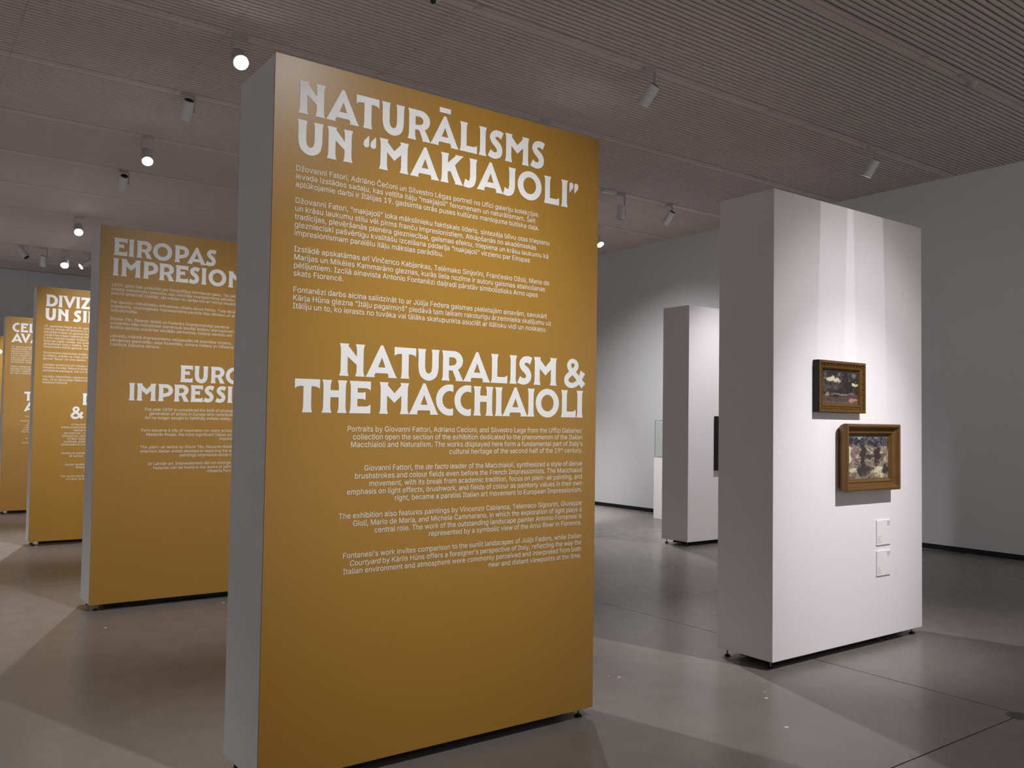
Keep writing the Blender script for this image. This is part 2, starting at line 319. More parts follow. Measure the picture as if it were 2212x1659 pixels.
def headline(parent, y, lines, name='headline'):
    """lines: (text, list of glyph left edges in metres or None, x start, baseline)"""
    bm = bmesh.new()
    for text, xs, x0, zb in lines:
        x = x0
        for i, ch in enumerate(text):
            wd, ps = GL[ch]
            if xs and i < len(xs) and xs[i] is not None: x = xs[i]
            gv, gf = [], []
            for outer, holes in ps:
                loops = [outer] + holes; flat = [p for l in loops for p in l]
                tris = tessellate_polygon([[Vector((a, b, 0)) for a, b in l] for l in loops])
                n0 = len(gv); gv += [Vector((a, b)) for a, b in flat]
                for t in tris:
                    p, q, r_ = (gv[n0+k] for k in t); cr = (q-p).cross(r_-p)
                    if abs(cr) > 1e-7: gf.append([n0+t[0], n0+t[1], n0+t[2]] if cr > 0 else [n0+t[0], n0+t[2], n0+t[1]])
            if gf:                                   # union of the overlapping strokes
                cv, ce, cf, _, _, src = delaunay_2d_cdt(gv, [], gf, 0, 1e-5)
                cf = [f_ for f_, o_ in zip(cf, src) if o_]
                vs = [bm.verts.new((x + c_.x*CAP, y, zb + c_.y*CAP)) for c_ in cv]
                for f_ in cf:
                    try: bm.faces.new([vs[k] for k in f_])
                    except ValueError: pass
            kern = 0.0
            if i+1 < len(text) and (ch, text[i+1]) in (('A', 'T'), ('T', 'A'), ('A', 'V'), ('V', 'A'), ('P', 'A'), ('Ļ', 'Ā'), ('R', 'T')): kern = -0.022
            x += wd*CAP + 0.0115 + kern
    return x_fix(bm, name, parent)
def x_fix(bm, name, parent):
    for f in bm.faces:
        f.normal_update()
        if f.normal.y > 0: f.normal_flip()
    me = bpy.data.meshes.new(name); bm.to_mesh(me); bm.free(); me.materials.append(M_LET)
    return link(name, me, parent)
def text_width(text):
    k = 0.0
    for i, ch in enumerate(text): k += GL[ch][0]*CAP + (0.0115 if i+1 < len(text) else 0)
    return k

# ------------------------------------------------------------------ body text
try:
    FONT = bpy.data.fonts.load(os.path.join(bpy.utils.system_resource('DATAFILES', path='fonts'), 'Inter.woff2'))
except Exception:
    FONT = None
TCU = bpy.data.curves.new('text_tool', 'FONT'); TOB = bpy.data.objects.new('text_tool', TCU); COL.objects.link(TOB)
if FONT: TCU.font = FONT
TCU.resolution_u = 3; TCU.fill_mode = 'NONE' if hasattr(TCU, 'fill_mode') else 'NONE'
def loops_of(me):
    nxt = {}
    for e in me.edges: nxt.setdefault(e.vertices[0], []).append(e.vertices[1])
    seen, out = set(), []
    for st in list(nxt):
        if st in seen: continue
        lp, v = [], st
        while v not in seen and v in nxt:
            seen.add(v); lp.append((me.vertices[v].co.x, me.vertices[v].co.y)); v = nxt[v][0]
        if len(lp) > 2: out.append(lp)
    return out
def winding(px, py, loops):
    k = 0
    for lp in loops:
        x0, y0 = lp[-1]
        for x1, y1 in lp:
            if (y0 <= py) != (y1 <= py):
                if (x0 + (py-y0)/(y1-y0)*(x1-x0)) > px: k += 1 if y1 > y0 else -1
            x0, y0 = x1, y1
    return k
GCACHE = {}
def fill(loops):
    """triangulate overlapping font outlines by the non-zero winding rule, one glyph cluster at a time"""
    info = sorted(((min(p[0] for p in l), max(p[0] for p in l), l) for l in loops), key=lambda t: t[0])
    clusters = []
    for x0, x1, l in info:
        if clusters and x0 < clusters[-1][1] - 1e-6: clusters[-1][1] = max(clusters[-1][1], x1); clusters[-1][2].append(l)
        else: clusters.append([x0, x1, [l]])
    V, F = [], []
    for x0, x1, ls in clusters:
        key = tuple((round((x-x0)*2e5), round(y*2e5)) for l in ls for x, y in l[:6]) + (len(ls),)
        if key not in GCACHE:
            vs, es = [], []
            for l in ls:
                n = len(vs); vs += [Vector(((x-x0)*100, y*100)) for x, y in l]; es += [(n+i, n+(i+1) % len(l)) for i in range(len(l))]
            cv, _, cf, _, _, _ = delaunay_2d_cdt(vs, es, [], 0, 1e-5)
            rel = [[((x-x0)*100, y*100) for x, y in l] for l in ls]; keep = []
            for f in cf:
                cx = sum(cv[k].x for k in f)/len(f); cy = sum(cv[k].y for k in f)/len(f)
                if winding(cx, cy, rel): keep.append(tuple(f))
            GCACHE[key] = ([(c.x/100, c.y/100) for c in cv], keep)
        gv, gf = GCACHE[key]; n = len(V)
        V += [(x+x0, y) for x, y in gv]; F += [tuple(n+k for k in f) for f in gf]
    return V, F
def raw_text(s, size, italic=False, outline=False):
    TCU.body = s; TCU.size = size; TCU.shear = 0.2 if italic else 0.0; TCU.offset = 0.0
    dg = bpy.context.evaluated_depsgraph_get(); dg.update()
    ev = TOB.evaluated_get(dg); me = ev.to_mesh()
    if outline: r = [(v.co.x, v.co.y) for v in me.vertices], None
    else:
        ls = loops_of(me); w_ = size*0.007                # a little extra weight, as printed
        fat = []
        for l in ls:
            n = len(l); q = []
            for i in range(n):
                (ax, ay), (bx, by), (cx, cy) = l[i-1], l[i], l[(i+1) % n]
                t1 = Vector((bx-ax, by-ay)); t2 = Vector((cx-bx, cy-by))
                if t1.length < 1e-9 or t2.length < 1e-9: q.append((bx, by)); continue
                t1.normalize(); t2.normalize(); nn = Vector((-(t1.y+t2.y), t1.x+t2.x))
                if nn.length < 0.3: q.append((bx, by)); continue
                nn.normalize(); q.append((bx + SGN*nn.x*w_, by + SGN*nn.y*w_))
            fat.append(q)
        r = fill(fat)
    ev.to_mesh_clear(); return r
SGN = 1.0
def area(l): return sum(l[i-1][0]*l[i][1] - l[i][0]*l[i-1][1] for i in range(len(l)))/2
TCU.body = 'l'; TCU.size = 1; _d = bpy.context.evaluated_depsgraph_get(); _d.update(); _e = TOB.evaluated_get(_d); _m = _e.to_mesh()
SGN = -1.0 if sum(area(l) for l in loops_of(_m)) > 0 else 1.0; _e.to_mesh_clear()
def width(s, size):
    if not s: return 0.0
    v, _ = raw_text(s + '|', size, False, True); b, _ = raw_text('|', size, False, True)
    return max(a for a, _ in v) - max(a for a, _ in b)
def paragraph(parent, y, rows, size=0.0457, mtl=None):
    """rows: (segments or string, 'L'/'R', x, baseline z)"""
    V, F = [], []
    for body, al, x, z in rows:
        segs = [(body, 0)] if isinstance(body, str) else body
        ws = [width(s, size*(0.6 if k == 2 else 1)) for s, k in segs]
        xx = x if al == 'L' else x - sum(ws)
        for (s, k), w_ in zip(segs, ws):
            vs, fs = raw_text(s, size*(0.6 if k == 2 else 1), k == 1); n = len(V); dz = size*0.22 if k == 2 else 0
            V += [(xx+a, y, z+b+dz) for a, b in vs]; F += [tuple(n+i for i in f) for f in fs]
            xx += w_
    me = bpy.data.meshes.new('paragraph'); me.from_pydata(V, [], F); me.materials.append(mtl or M_TEXT); me.update()
    if me.polygons and sum(p.normal.y for p in me.polygons) > 0: me.flip_normals()
    return link('paragraph', me, parent)

# ------------------------------------------------------------------ free-standing panels
def foot(parent, x, y):
    bm = bmesh.new(); tube_geo(bm, (x, y, 0.008), (x, y, GAP+0.004), 0.005, n=12); f = done(bm, 'foot', M_STEEL, parent)
    bm = bmesh.new(); tube_geo(bm, (x, y, 0.0), (x, y, 0.006), 0.021, 0.021, 18); tube_geo(bm, (x, y, 0.006), (x, y, 0.014), 0.020, 0.009, 18, caps=False)
    done(bm, 'foot_pad', M_FOOT, f)
def stand(name, label, x, y, wd, t, gold, group=None):
    root = empty(name, (x + wd/2, y + t/2, 0), label, 'panel', group); inv = Matrix.Translation((-(x+wd/2), -(y+t/2), 0))
    kids = []
    if gold:
        kids.append(box('body', (x, x+wd, y+0.006, y+t, GAP, TOP), M_PANELG, None, 0.003))
        b = bmesh.new(); box_geo(b, x-0.001, x+wd+0.001, y, y+0.006, GAP-0.001, TOP+0.001)
        s = done(b, 'face_sheet', [M_GOLD, M_EDGE]); kids.append(s)
        for p in s.data.polygons: p.material_index = 0 if p.normal.y < -0.5 else 1
    else:
        kids.append(box('body', (x, x+wd, y, y+t, GAP, TOP), M_PANEL, None, 0.003))
    kids.append(box('gap_shade_box', (x+0.12, x+wd-0.12, y+0.09, y+t-0.09, 0.010, GAP+0.001), M_BLACK))  # black box standing in for the deep shade under the panel
    return root, kids
def finish(root, kids):
    for k in kids: k.parent = root; k.matrix_parent_inverse = Matrix.Translation(-root.location)
def add_feet(root, x, y, wd, t):
    for fx in (x+0.055, x+wd-0.05):
        for fy in (y+0.055, y+t-0.04):
            n0 = set(COL.objects); foot(root, fx, fy)
            for o in set(COL.objects)-n0:
                if o.name.startswith('foot') and not o.name.startswith('foot_pad'): o.matrix_parent_inverse = Matrix.Translation(-root.location)
LD = 0.0341
W_P = 1.7808
# ---- near gold panel
P1 = (1.2464, 3.4293)
root, kids = stand('exhibition_panel', 'nearest and largest gold text panel, headed NATURĀLISMS UN “MAKJAJOLI”', P1[0], P1[1], W_P, 0.434, True, 'gold text panels in a row')
yt = P1[1] - 0.0012
kids.append(headline(None, yt, [('NATURĀLISMS', [1.347, 1.472, 1.613, 1.737, 1.868, 1.988, 2.148, 2.258, 2.316, 2.412, 2.575], 0, 2.825),
     ('UN “MAKJAJOLI”', [1.347, 1.479, None, 1.650, 1.727, 1.884, 2.046, 2.177, 2.250, 2.408, 2.493, 2.659, 2.772, 2.826], 0, 2.657)]))
kids.append(headline(None, yt, [('NATURALISM &', [1.558, 1.683, 1.824, 1.944, 2.071, 2.190, 2.348, 2.460, 2.514, 2.609, None, 2.807], 0, 1.7265),
     ('THE MACCHIAIOLI', [1.362, 1.482, 1.608, None, 1.752, 1.902, 2.044, 2.144, 2.250, 2.376, 2.420, 2.573, 2.625, 2.788, 2.892], 0, 1.566)]))
for rows in [
  (0, ["Džovanni Fatori, Adriāno Čečoni un Silvestro Lēgas portreti no Ufici galeriju kolekcijas", "ievada izstādes sadaļu, kas veltīta itāļu “makjajoli” fenomenam un naturālismam. Šeit", "aplūkojamie darbi ir Itālijas 19. gadsimta otrās puses kultūras mantojuma būtiska daļa."]),
  (4, ["Džovanni Fatori, “makjajoli” loka mākslinieku faktiskais līderis, sintezēja blīvu otas triepienu", "un krāsu laukumu stilu vēl pirms franču impresionistiem. Atkāpšanās no akadēmiskās", "tradīcijas, pievēršanās plenēra glezniecībai, gaismas efektu, triepiena un krāsu laukumu kā", "glezniecĭski pašvērtīgu kvalitāšu izcelšana padarīja “makjajoli” virzienu par Eiropas".replace('ĭ', 'i'), "impresionismam paralēlu itāļu mākslas parādību."]),
  (10, ["Izstādē apskatāmas arī Vinčenco Kabjankas, Telēmako Sinjorīni, Frančesko Džoli, Mario de", "Marijas un Mikēles Kammarāno gleznas, kurās liela nozīme ir autoru gaismas atainošanas", "pētījumiem. Izcilā ainavista Antonio Fontanēzi daiļradi pārstāv simbolistisks Arno upes", "skats Florencē."]),
  (15, ["Fontanēzi darbs aicina salīdzināt to ar Jūlija Federa gaismas pielietajām ainavām, savukārt", "Kārļa Hūna glezna “Itāļu pagalmiņš” piedāvā tam laikam raksturīgu ārzemnieka skatījumu uz", "Itāliju un to, ko ierasts no tuvāka vai tālāka skatupunkta asociēt ar itālisku vidi un noskaņu."])]:
    kids.append(paragraph(None, yt, [(s, 'L', 1.343, 2.578 - LD*(rows[0]+i)) for i, s in enumerate(rows[1])]))
for rows in [
  (0, ["Portraits by Giovanni Fattori, Adriano Cecioni, and Silvestro Lega from the Uffizi Galleries’", "collection open the section of the exhibition dedicated to the phenomenon of the Italian", "Macchiaioli and Naturalism. The works displayed here form a fundamental part of Italy’s", [("cultural heritage of the second half of the 19", 0), ("th", 2), (" century.", 0)]]),
  (5, [[("Giovanni Fattori, the ", 0), ("de facto", 1), (" leader of the Macchiaioli, synthesized a style of dense", 0)], "brushstrokes and colour fields even before the French Impressionists. The Macchiaioli", [("movement, with its break from academic tradition, focus on ", 0), ("plein-air", 1), (" painting, and", 0)], "emphasis on light effects, brushwork, and fields of colour as painterly values in their own", "right, became a parallel Italian art movement to European Impressionism."]),
  (11, ["The exhibition also features paintings by Vincenzo Cabianca, Telemaco Signorini, Giuseppe", "Gioli, Mario de Maria, and Michele Cammarano, in which the exploration of light plays a", "central role. The work of the outstanding landscape painter Antonio Fontanesi is", "represented by a symbolic view of the Arno River in Florence."]),
  (16, ["Fontanesi’s work invites comparison to the sunlit landscapes of Jūlijs Feders, while Italian", [("Courtyard", 1), (" by Kārlis Hūns offers a foreigner’s perspective of Italy, reflecting the way the", 0)], "Italian environment and atmosphere were commonly perceived and interpreted from both", "near and distant viewpoints at the time."])]:
    kids.append(paragraph(None, yt, [(s, 'R', 2.938, 1.487 - LD*(rows[0]+i)) for i, s in enumerate(rows[1])]))
finish(root, kids); add_feet(root, P1[0], P1[1], W_P, 0.434)

# ---- second gold panel
P2 = (1.3149, 7.4227)
root, kids = stand('exhibition_panel', 'gold text panel headed EIROPAS IMPRESIONISMS, second nearest in the row', P2[0], P2[1], W_P, 0.37, True, 'gold text panels in a row')
yt = P2[1] - 0.0012
kids.append(headline(None, yt, [('EIROPAS', [1.411, 1.522, 1.582, 1.709, 1.878, 1.980, 2.136], 0, 2.827), ('IMPRESIONISMS', [1.409, 1.470, 1.637, 1.760, 1.890, 2.001, 2.100, 2.160, 2.327], 0, 2.662)]))
kids.append(headline(None, yt, [('EUROPEAN', [1.951, 2.066, 2.200, 2.328], 0, 1.829), ('IMPRESSIONISM', [1.558, 1.616, 1.781, 1.906, 2.038, 2.149, 2.249, 2.346], 0, 1.666)]))
for k0, rows in [(0, ["1839. gads tiek uzskatīts par fotogrāfijas dzimšanas gadu. Tās ietekmē radās", "veselā mākslinieku paaudze, kas veicināja impresionisma attīstību Eiropā.", "precīzi atdarināt realitāti, tās mērķis nu varēja būt arī mirkļa iespaids."]),
                 (4, ["Par daudzu mākslinieku iedvesmas pilsētu kļuva Parīze. Turp devās", "iespējams, nozīmīgākais impresionisma perioda itāļu tēlnieks un arī", "iedvesmotājs."]),
                 (8, ["Etores Tito, Rikardo Nobili un Federiko Dzandomenēgi pievērsa", "uzmanību itāļu mākslinieki pievērsuši sevišķi ikdienu atainojumam.", "Antīkie darbos uzsvērtas sociālās pārmaiņas, tostarp sieviešu em"]),
                 (12, ["Latviešu mākslā impresionisms neizpaudās kā atsevišķs virziens,", "vērojamas gleznotāju Jaņa Rozentāla, Johana Valtera un Vilhelma", "Teodora Zaļkalna darbos."])]:
    kids.append(paragraph(None, yt, [(s, 'L', 1.403, 2.577 - LD*(k0+i)) for i, s in enumerate(rows)]))
for k0, rows in [(0, [("The year 1839 is considered the birth of photography. The new", 1.677), ("generation of artists in Europe who contributed to the style.", 1.719), ("Art no longer sought to faithfully imitate reality, instead", 1.684)]),
                 (5, [("Paris became a city of inspiration for many artists, among", 1.657), ("Medardo Rosso, the most significant Italian sculptor and", 1.698), ("important works", 2.287)]),
                 (9, [([("The ", 0), ("plein-air", 1), (" works by Ettore Tito, Riccardo Nobili and others", 0)], 1.654), ("attention Italian artists devoted to depicting the women", 1.655), ("paintings emphasize social change", 1.965)]),
                 (13, [("In Latvian art, Impressionism did not emerge as a trend", 1.718), ("features can be found in the works of painters Valters", 1.760), ("Vilhelms Purvītis", 2.190)])]:
    kids.append(paragraph(None, yt, [(s, 'L', xx, 1.586 - LD*(k0+i)) for i, (s, xx) in enumerate(rows)]))
finish(root, kids); add_feet(root, P2[0], P2[1], W_P, 0.37)

# ---- third gold panel
P3 = (1.3667, 11.4708)
root, kids = stand('exhibition_panel', 'gold text panel headed with the letters DIVIZ and UN SI, third in the row', P3[0], P3[1], W_P, 0.27, True, 'gold text panels in a row')
yt = P3[1] - 0.0012
kids.append(headline(None, yt, [('DIVIZIONISMS', [1.462, 1.595, 1.640, 1.783, 1.838], 0, 2.827), ('UN SIMBOLISMS', [1.460, 1.590, None, 1.760, 1.862], 0, 2.664)]))
kids.append(headline(None, yt, [('DIVISIONISM', [1.888], 0, 1.665), ('& SYMBOLISM', [1.764], 0, 1.502)]))
lv3 = ["19. gadsimta beigās un 20. gadsimta sākumā itāļu", "mākslā attīstās divizionisms un simbolisms, kas", "pievēršas krāsas un gaismas likumiem. Gleznieki", "uzklāj tīras krāsas triepienus blakus, lai skatītājs", "ir brīvs saskatīt kopējo noskaņu. Darbos ainava", "kļūst par sajūtu nesēju, kas izsaka garīgo pasauli,", "simbolistiem tuva ir mistika, literatūra un mūzika.", "Divizionisms meklē gaismas spēku un harmoniju."]
kids.append(paragraph(None, yt, [(s, 'L', 1.452, 2.582 - .0352*i) for i, s in enumerate(lv3)]))
kids.append(paragraph(None, yt, [(s, 'L', 1.452, 2.582 - .0352*(9+i)) for i, s in enumerate(["Divizionisma mākslinieki strādā ar atsevišķiem", "punktiem, svītrām un krāsu kontrastiem, kā", "gleznā “Saule” un citos darbos."])]))
kids.append(paragraph(None, yt, [(s, 'L', 1.452, 2.582 - .0352*(13+i)) for i, s in enumerate(["Līdzīgas tendences arī Latvijas mākslā redzamas", "Vilhelma Purvīša, Pētera Krastiņa un citu", "simbolisma paraugos, kas tuvi Eiropai."])]))
kids.append(paragraph(None, yt, [(s, 'L', 1.452, 2.582 - .0352*(17+i)) for i, s in enumerate(["Latviešu mākslinieku ceļojumi uz Itāliju un Kapri", "salu, kā arī gleznotāja Pētera Krastiņa darbi.", "Krastiņa Florencē."])]))
en3 = [(0, [("At the end of the", 1.773), ("artists experimented", 1.668), ("central theme", 1.800), ("perspective – a new", 1.700), ("chiaroscuro, divided", 1.680), ("of Neo-Impression", 1.740), ("synthesis, seeking", 1.698), ("Divisionism is a way", 1.672)]),
       (10, [("Divisionist painters", 1.677), ("of various", 1.765)]), (14, [("Similar tendencies", 1.722), ("Rihards", 1.838), ("s", 1.925)]), (18, [("The visual has been", 1.675), ("of Capri, as well", 1.735)])]
for k0, rows in en3: kids.append(paragraph(None, yt, [(s, 'L', xx, 1.418 - .0343*(k0+i)) for i, (s, xx) in enumerate(rows)]))
finish(root, kids); add_feet(root, P3[0], P3[1], W_P, 0.27)

# ---- fourth gold panel
P4 = (1.4202, 15.3369)
root, kids = stand('exhibition_panel', 'gold text panel at the left picture edge showing the letters CE and AV', P4[0], P4[1], W_P, 0.30, True, 'gold text panels in a row')
yt = P4[1] - 0.0012
kids.append(headline(None, yt, [('CEĻĀ UZ', [1.508, 1.618, 1.735], 0, 2.822), ('AVANGARDU', [1.497, 1.620, 1.752], 0, 2.660)]))
kids.append(headline(None, yt, [('TOWARDS THE', [1.702], 0, 1.756), ('AVANT-GARDE', [1.700], 0, 1.592)]))
kids.append(paragraph(None, yt, [(s, 'L', 1.503, 2.580 - LD*i) for i, s in enumerate(lv3)]))
kids.append(paragraph(None, yt, [(s, 'L', 1.500, 2.580 - LD*(9+i)) for i, s in enumerate(["Itālijas mākslinieki pievēršas jaunām formām", "gaismas un kustības attēlojumā, kas noved pie", "futūrisma. Izstādē apskatāmi darbi, kuros", "šis ceļš ir redzams."])]))
kids.append(paragraph(None, yt, [(s, 'L', xx, 1.500 - LD*(2+i)) for i, (s, xx) in enumerate([("experiment and new", 1.66), ("of the", 1.76), ("as their", 1.74), ("movement", 1.72), ("avant-garde", 1.70), ("Boccioni", 1.68)])]))
kids.append(paragraph(None, yt, [("The work of", 'L', 1.72, 1.500)]))
kids.append(paragraph(None, yt, [("In the", 'L', 1.74, 1.500 - LD*10)]))
kids.append(paragraph(None, yt, [("dynamism", 'L', 1.69, 1.500 - LD*12)]))
finish(root, kids); add_feet(root, P4[0], P4[1], W_P, 0.30)

# ---- fifth gold panel, a sliver at the picture's left edge
P5 = (1.47, 19.35)
root, kids = stand('exhibition_panel', 'farthest gold text panel, a sliver at the left picture edge', P5[0], P5[1], W_P-0.3, 0.30, True, 'gold text panels in a row')
kids.append(headline(None, P5[1]-0.0012, [('P', [1.632], 0, 2.664)]))
finish(root, kids); add_feet(root, P5[0], P5[1], W_P-0.3, 0.30)

# ---- white partitions
W1 = (4.5171, 3.4275); WW = 1.7732
root, kids = stand('partition_panel', 'large white free-standing partition with two framed paintings on it', W1[0], W1[1], WW, 0.4434, False)
finish(root, kids); add_feet(root, W1[0], W1[1], WW, 0.4434)
W2 = (8.1664, 7.4856)
root, kids = stand('partition_panel', 'distant white partition column between the near gold panel and the white partition', W2[0], W2[1], WW, 0.4494, False)
finish(root, kids); add_feet(root, W2[0], W2[1], WW, 0.4494)
TCUdone = (COL.objects.unlink(TOB), bpy.data.objects.remove(TOB))

# ------------------------------------------------------------------ framed paintings
def frame_mesh(name, x0, x1, z0, z1, yback, prof, mtls, parent):
    """mitred frame; prof = [(inset from outer edge, distance in front of yback, material index)]"""
    bm = bmesh.new(); loops = []
    for ins, d, mi in prof:
        c = [(x0+ins, z0+ins), (x1-ins, z0+ins), (x1-ins, z1-ins), (x0+ins, z1-ins)]
        loops.append([bm.verts.new((a, yback-d, b)) for a, b in c])
    for i in range(len(loops)-1):
        for k in range(4):
            f = bm.faces.new((loops[i][k], loops[i][(k+1) % 4], loops[i+1][(k+1) % 4], loops[i+1][k])); f.material_index = prof[i][2]
    return done(bm, name, mtls, parent)
def canvas_mesh(name, x0, x1, z0, z1, y, fn, nx, nz, parent, m):
    V = []; F = []; C = []
    for j in range(nz+1):
        for i in range(nx+1): V.append((x0+(x1-x0)*i/nx, y, z0+(z1-z0)*j/nz)); C.append(fn(i/nx, 1-j/nz))
    for j in range(nz):
        for i in range(nx): a = j*(nx+1)+i; F.append((a, a+1, a+nx+2, a+nx+1))
    me = bpy.data.meshes.new(name); me.from_pydata(V, [], F); ca = me.color_attributes.new('paint', 'FLOAT_COLOR', 'POINT')
    for i, c in enumerate(C): ca.data[i].color = (*[0.80*max(0, (v/255.0))**2.25 for v in c], 1)
    me.materials.append(m); me.update(); return link(name, me, parent)
def paint_mat():
    m = mat('oil_paint', (1, 1, 1), 0.4, 0.4, bump=(260, 0.4)); nt = m.node_tree
    a = nt.nodes.new('ShaderNodeVertexColor'); a.layer_name = 'paint'; nt.links.new(a.outputs[0], nt.nodes['Principled BSDF'].inputs['Base Color']); return m
M_PAINT = paint_mat()
from mathutils import noise as NZ
def n2(u, v, s, o=0.0): return NZ.noise(Vector((u*s, v*s, o)))
def lerp(a, b, t): t = max(0, min(1, t)); return tuple(p*(1-t)+q*t for p, q in zip(a, b))
def blob(u, v, cx, cy, rx, ry, soft=0.35, rg=0.25):
    d = math.hypot((u-cx)/rx, (v-cy)/ry) + rg*n2(u, v, 22, cx*9); return max(0, min(1, (1-d)/soft + 0.5))
def pic1(u, v):
    u, v = u + .05*n2(u, v, 9, 11) + .02*n2(u, v, 26, 5), v + .05*n2(u, v, 8, 21) + .02*n2(u, v, 24, 8)
    c = (58, 50, 50); c = lerp(c, (36, 28, 30), .5+1.3*n2(u, v, 7, 3)); c = lerp(c, (92, 80, 78), (n2(u, v, 19, 1)-.12)*2.2)
    for cx, cy, rx, ry in ((.28, .27, .13, .055), (.42, .31, .12, .06), (.92, .40, .10, .045)): c = lerp(c, (205, 196, 165), blob(u, v, cx, cy, rx, ry, .4, .5))
    for cx, cy, r in ((.47, .12, .035), (.10, .14, .035), (.08, .25, .04), (.88, .13, .05), (.77, .29, .02), (.74, .21, .02)): c = lerp(c, (120, 108, 108), blob(u, v, cx, cy, r, r*1.1, .8, .6))
    if .33 < v < .60 and u < .5: c = lerp(c, (88, 80, 72), .5+.8*n2(u, v, 9, 7))
    c = lerp(c, (40, 33, 35), blob(u, v, .70, .55, .055, .38, .3, .12))
    if v > .70: c = lerp(c, (96, 70, 66), .75+.6*n2(u, v*3, 9, 5))
    c = lerp(c, (122, 114, 108), blob(u, v, .50, .705, .26, .03, .6, .4)); c = lerp(c, (44, 38, 36), blob(u, v, .38, .76, .22, .025))
    c = lerp(c, (150, 130, 92), blob(u, v, .17, .72, .06, .07)); c = lerp(c, (168, 128, 120), blob(u, v, .86, .86, .14, .06)); c = lerp(c, (128, 96, 92), blob(u, v, .83, .70, .08, .03))
    if v > .92: c = lerp(c, (112, 86, 70), .6)
    return c
def pic2(u, v):
    u, v = u + .07*n2(u, v, 8, 31) + .03*n2(u, v, 22, 15), v + .07*n2(u, v, 8, 41) + .03*n2(u, v, 21, 18)
    c = (150, 134, 118); c = lerp(c, (104, 90, 84), .5+1.6*n2(u, v, 10, 2)); c = lerp(c, (196, 182, 156), (n2(u, v, 16, 9)-.05)*2.5)
    if v < .24: c = lerp(c, (52, 48, 58), .8+.8*n2(u, v, 8, 4)); c = lerp(c, (128, 150, 152), (n2(u*2, v, 13, 6)-.12)*3)
    c = lerp(c, (48, 34, 50), blob(u, v, .12, .13, .16, .07)); c = lerp(c, (140, 166, 158), blob(u, v, .24, .03, .16, .04))
    c = lerp(c, (58, 52, 50), blob(u, v, .37, .46, .06, .36, .6, .5)); c = lerp(c, (66, 44, 48), blob(u, v, .72, .42, .075, .22, .4, .2))
    c = lerp(c, (62, 52, 56), blob(u, v, .70, .60, .05, .10)); c = lerp(c, (134, 114, 110), blob(u, v, .16, .34, .06, .2, .7, .4)); c = lerp(c, (214, 202, 178), blob(u, v, .02, .45, .05, .25))
    c = lerp(c, (66, 66, 56), blob(u, v, .55, .48, .12, .045)); c = lerp(c, (64, 58, 54), blob(u, v, .38, .80, .22, .10, .5, .6)); c = lerp(c, (216, 204, 172), blob(u, v, .80, .85, .18, .12, .5, .4))
    c = lerp(c, (60, 58, 54), blob(u, v, .93, .80, .08, .12, .5, .4)); c = lerp(c, (208, 200, 170), blob(u, v, .10, .80, .12, .06)); 
    if v > .86: c = lerp(c, (90, 82, 70), (n2(u*2, v*2, 20, 8))*3)
    return c
yb = W1[1]
# upper painting, carved gilt frame in a black box frame
root = empty('framed_painting', (5.20, yb, 1.63), 'smaller dark landscape painting in carved gilt frame, upper left of the two', 'painting')
inv = Matrix.Translation(-root.location)
X0, X1, Z0, Z1, D = 4.929, 5.471, 1.632, 1.979, 0.050
ks = [frame_mesh('frame', X0, X1, Z0, Z1, yb, [(0.004, 0, 1), (0, 0.004, 1), (0, D-.004, 1), (0.004, D, 0), (0.016, D+.001, 0), (0.022, D-.010, 0), (0.038, D-.014, 0), (0.044, D-.008, 0), (0.052, D-.012, 0), (0.060, D-.026, 0), (0.062, 0.004, 0)], [M_GOLDF, M_FRDARK], None)]
bm = bmesh.new(); rnd = random.Random(4)
def leafbump(cx, cz, ang, s):
    y = yb-D+0.0125; v = []
    for a, r in ((0, 1.0), (60, .62), (120, .55), (180, .95), (240, .55), (300, .62)):
        v.append(bm.verts.new((cx+math.cos(R(a)+ang)*r*s, y, cz+math.sin(R(a)+ang)*r*s*.8)))
    t = bm.verts.new((cx, y-0.010, cz))
    for k in range(6): bm.faces.new((v[k], v[(k+1) % 6], t))
n = 26
for k in range(n):
    u = (k+.5)/n
    for z_ in (Z0+.029, Z1-.029): leafbump(X0+.03+(X1-X0-.06)*u, z_, (0.6 if k % 2 else -0.6), .0115)
n = 16
for k in range(n):
    u = (k+.5)/n
    for x_ in (X0+.029, X1-.029): leafbump(x_, Z0+.03+(Z1-Z0-.06)*u, (2.2 if k % 2 else 0.9), .0115)
o = done(bm, 'carving', M_GOLDF); o['kind'] = 'stuff'; ks.append(o)
ks.append(canvas_mesh('canvas', X0+.058, X1-.058, Z0+.058, Z1-.058, yb-0.024, pic1, 120, 76, None, M_PAINT))
for k in ks: k.parent = root; k.matrix_parent_inverse = inv
# lower painting
root = empty('framed_painting', (5.55, yb, 1.09), 'larger painting of a courtyard in wide smooth gilt frame, lower right', 'painting')
inv = Matrix.Translation(-root.location)
D = 0.088; X0, X1, Z0, Z1 = 5.188, 5.852, 1.098, 1.560
ks = [frame_mesh('frame', X0, X1, Z0, Z1, yb, [(0.03, 0, 0), (0.012, 0.03, 0), (0, 0.062, 0), (0, D-.010, 0), (0.006, D-.002, 0), (0.016, D, 0), (0.024, D-.004, 0), (0.034, D-.020, 0), (0.046, D-.030, 0), (0.056, D-.032, 0), (0.062, D-.027, 0), (0.068, D-.032, 0), (0.078, D-.046, 0), (0.084, D-.048, 0), (0.086, 0.006, 0)], [M_GILT2], None)]
ks.append(canvas_mesh('canvas', X0+.082, X1-.082, Z0+.082, Z1-.082, yb-0.036, pic2, 120, 86, None, M_PAINT))
for k in ks: k.parent = root; k.matrix_parent_inverse = inv
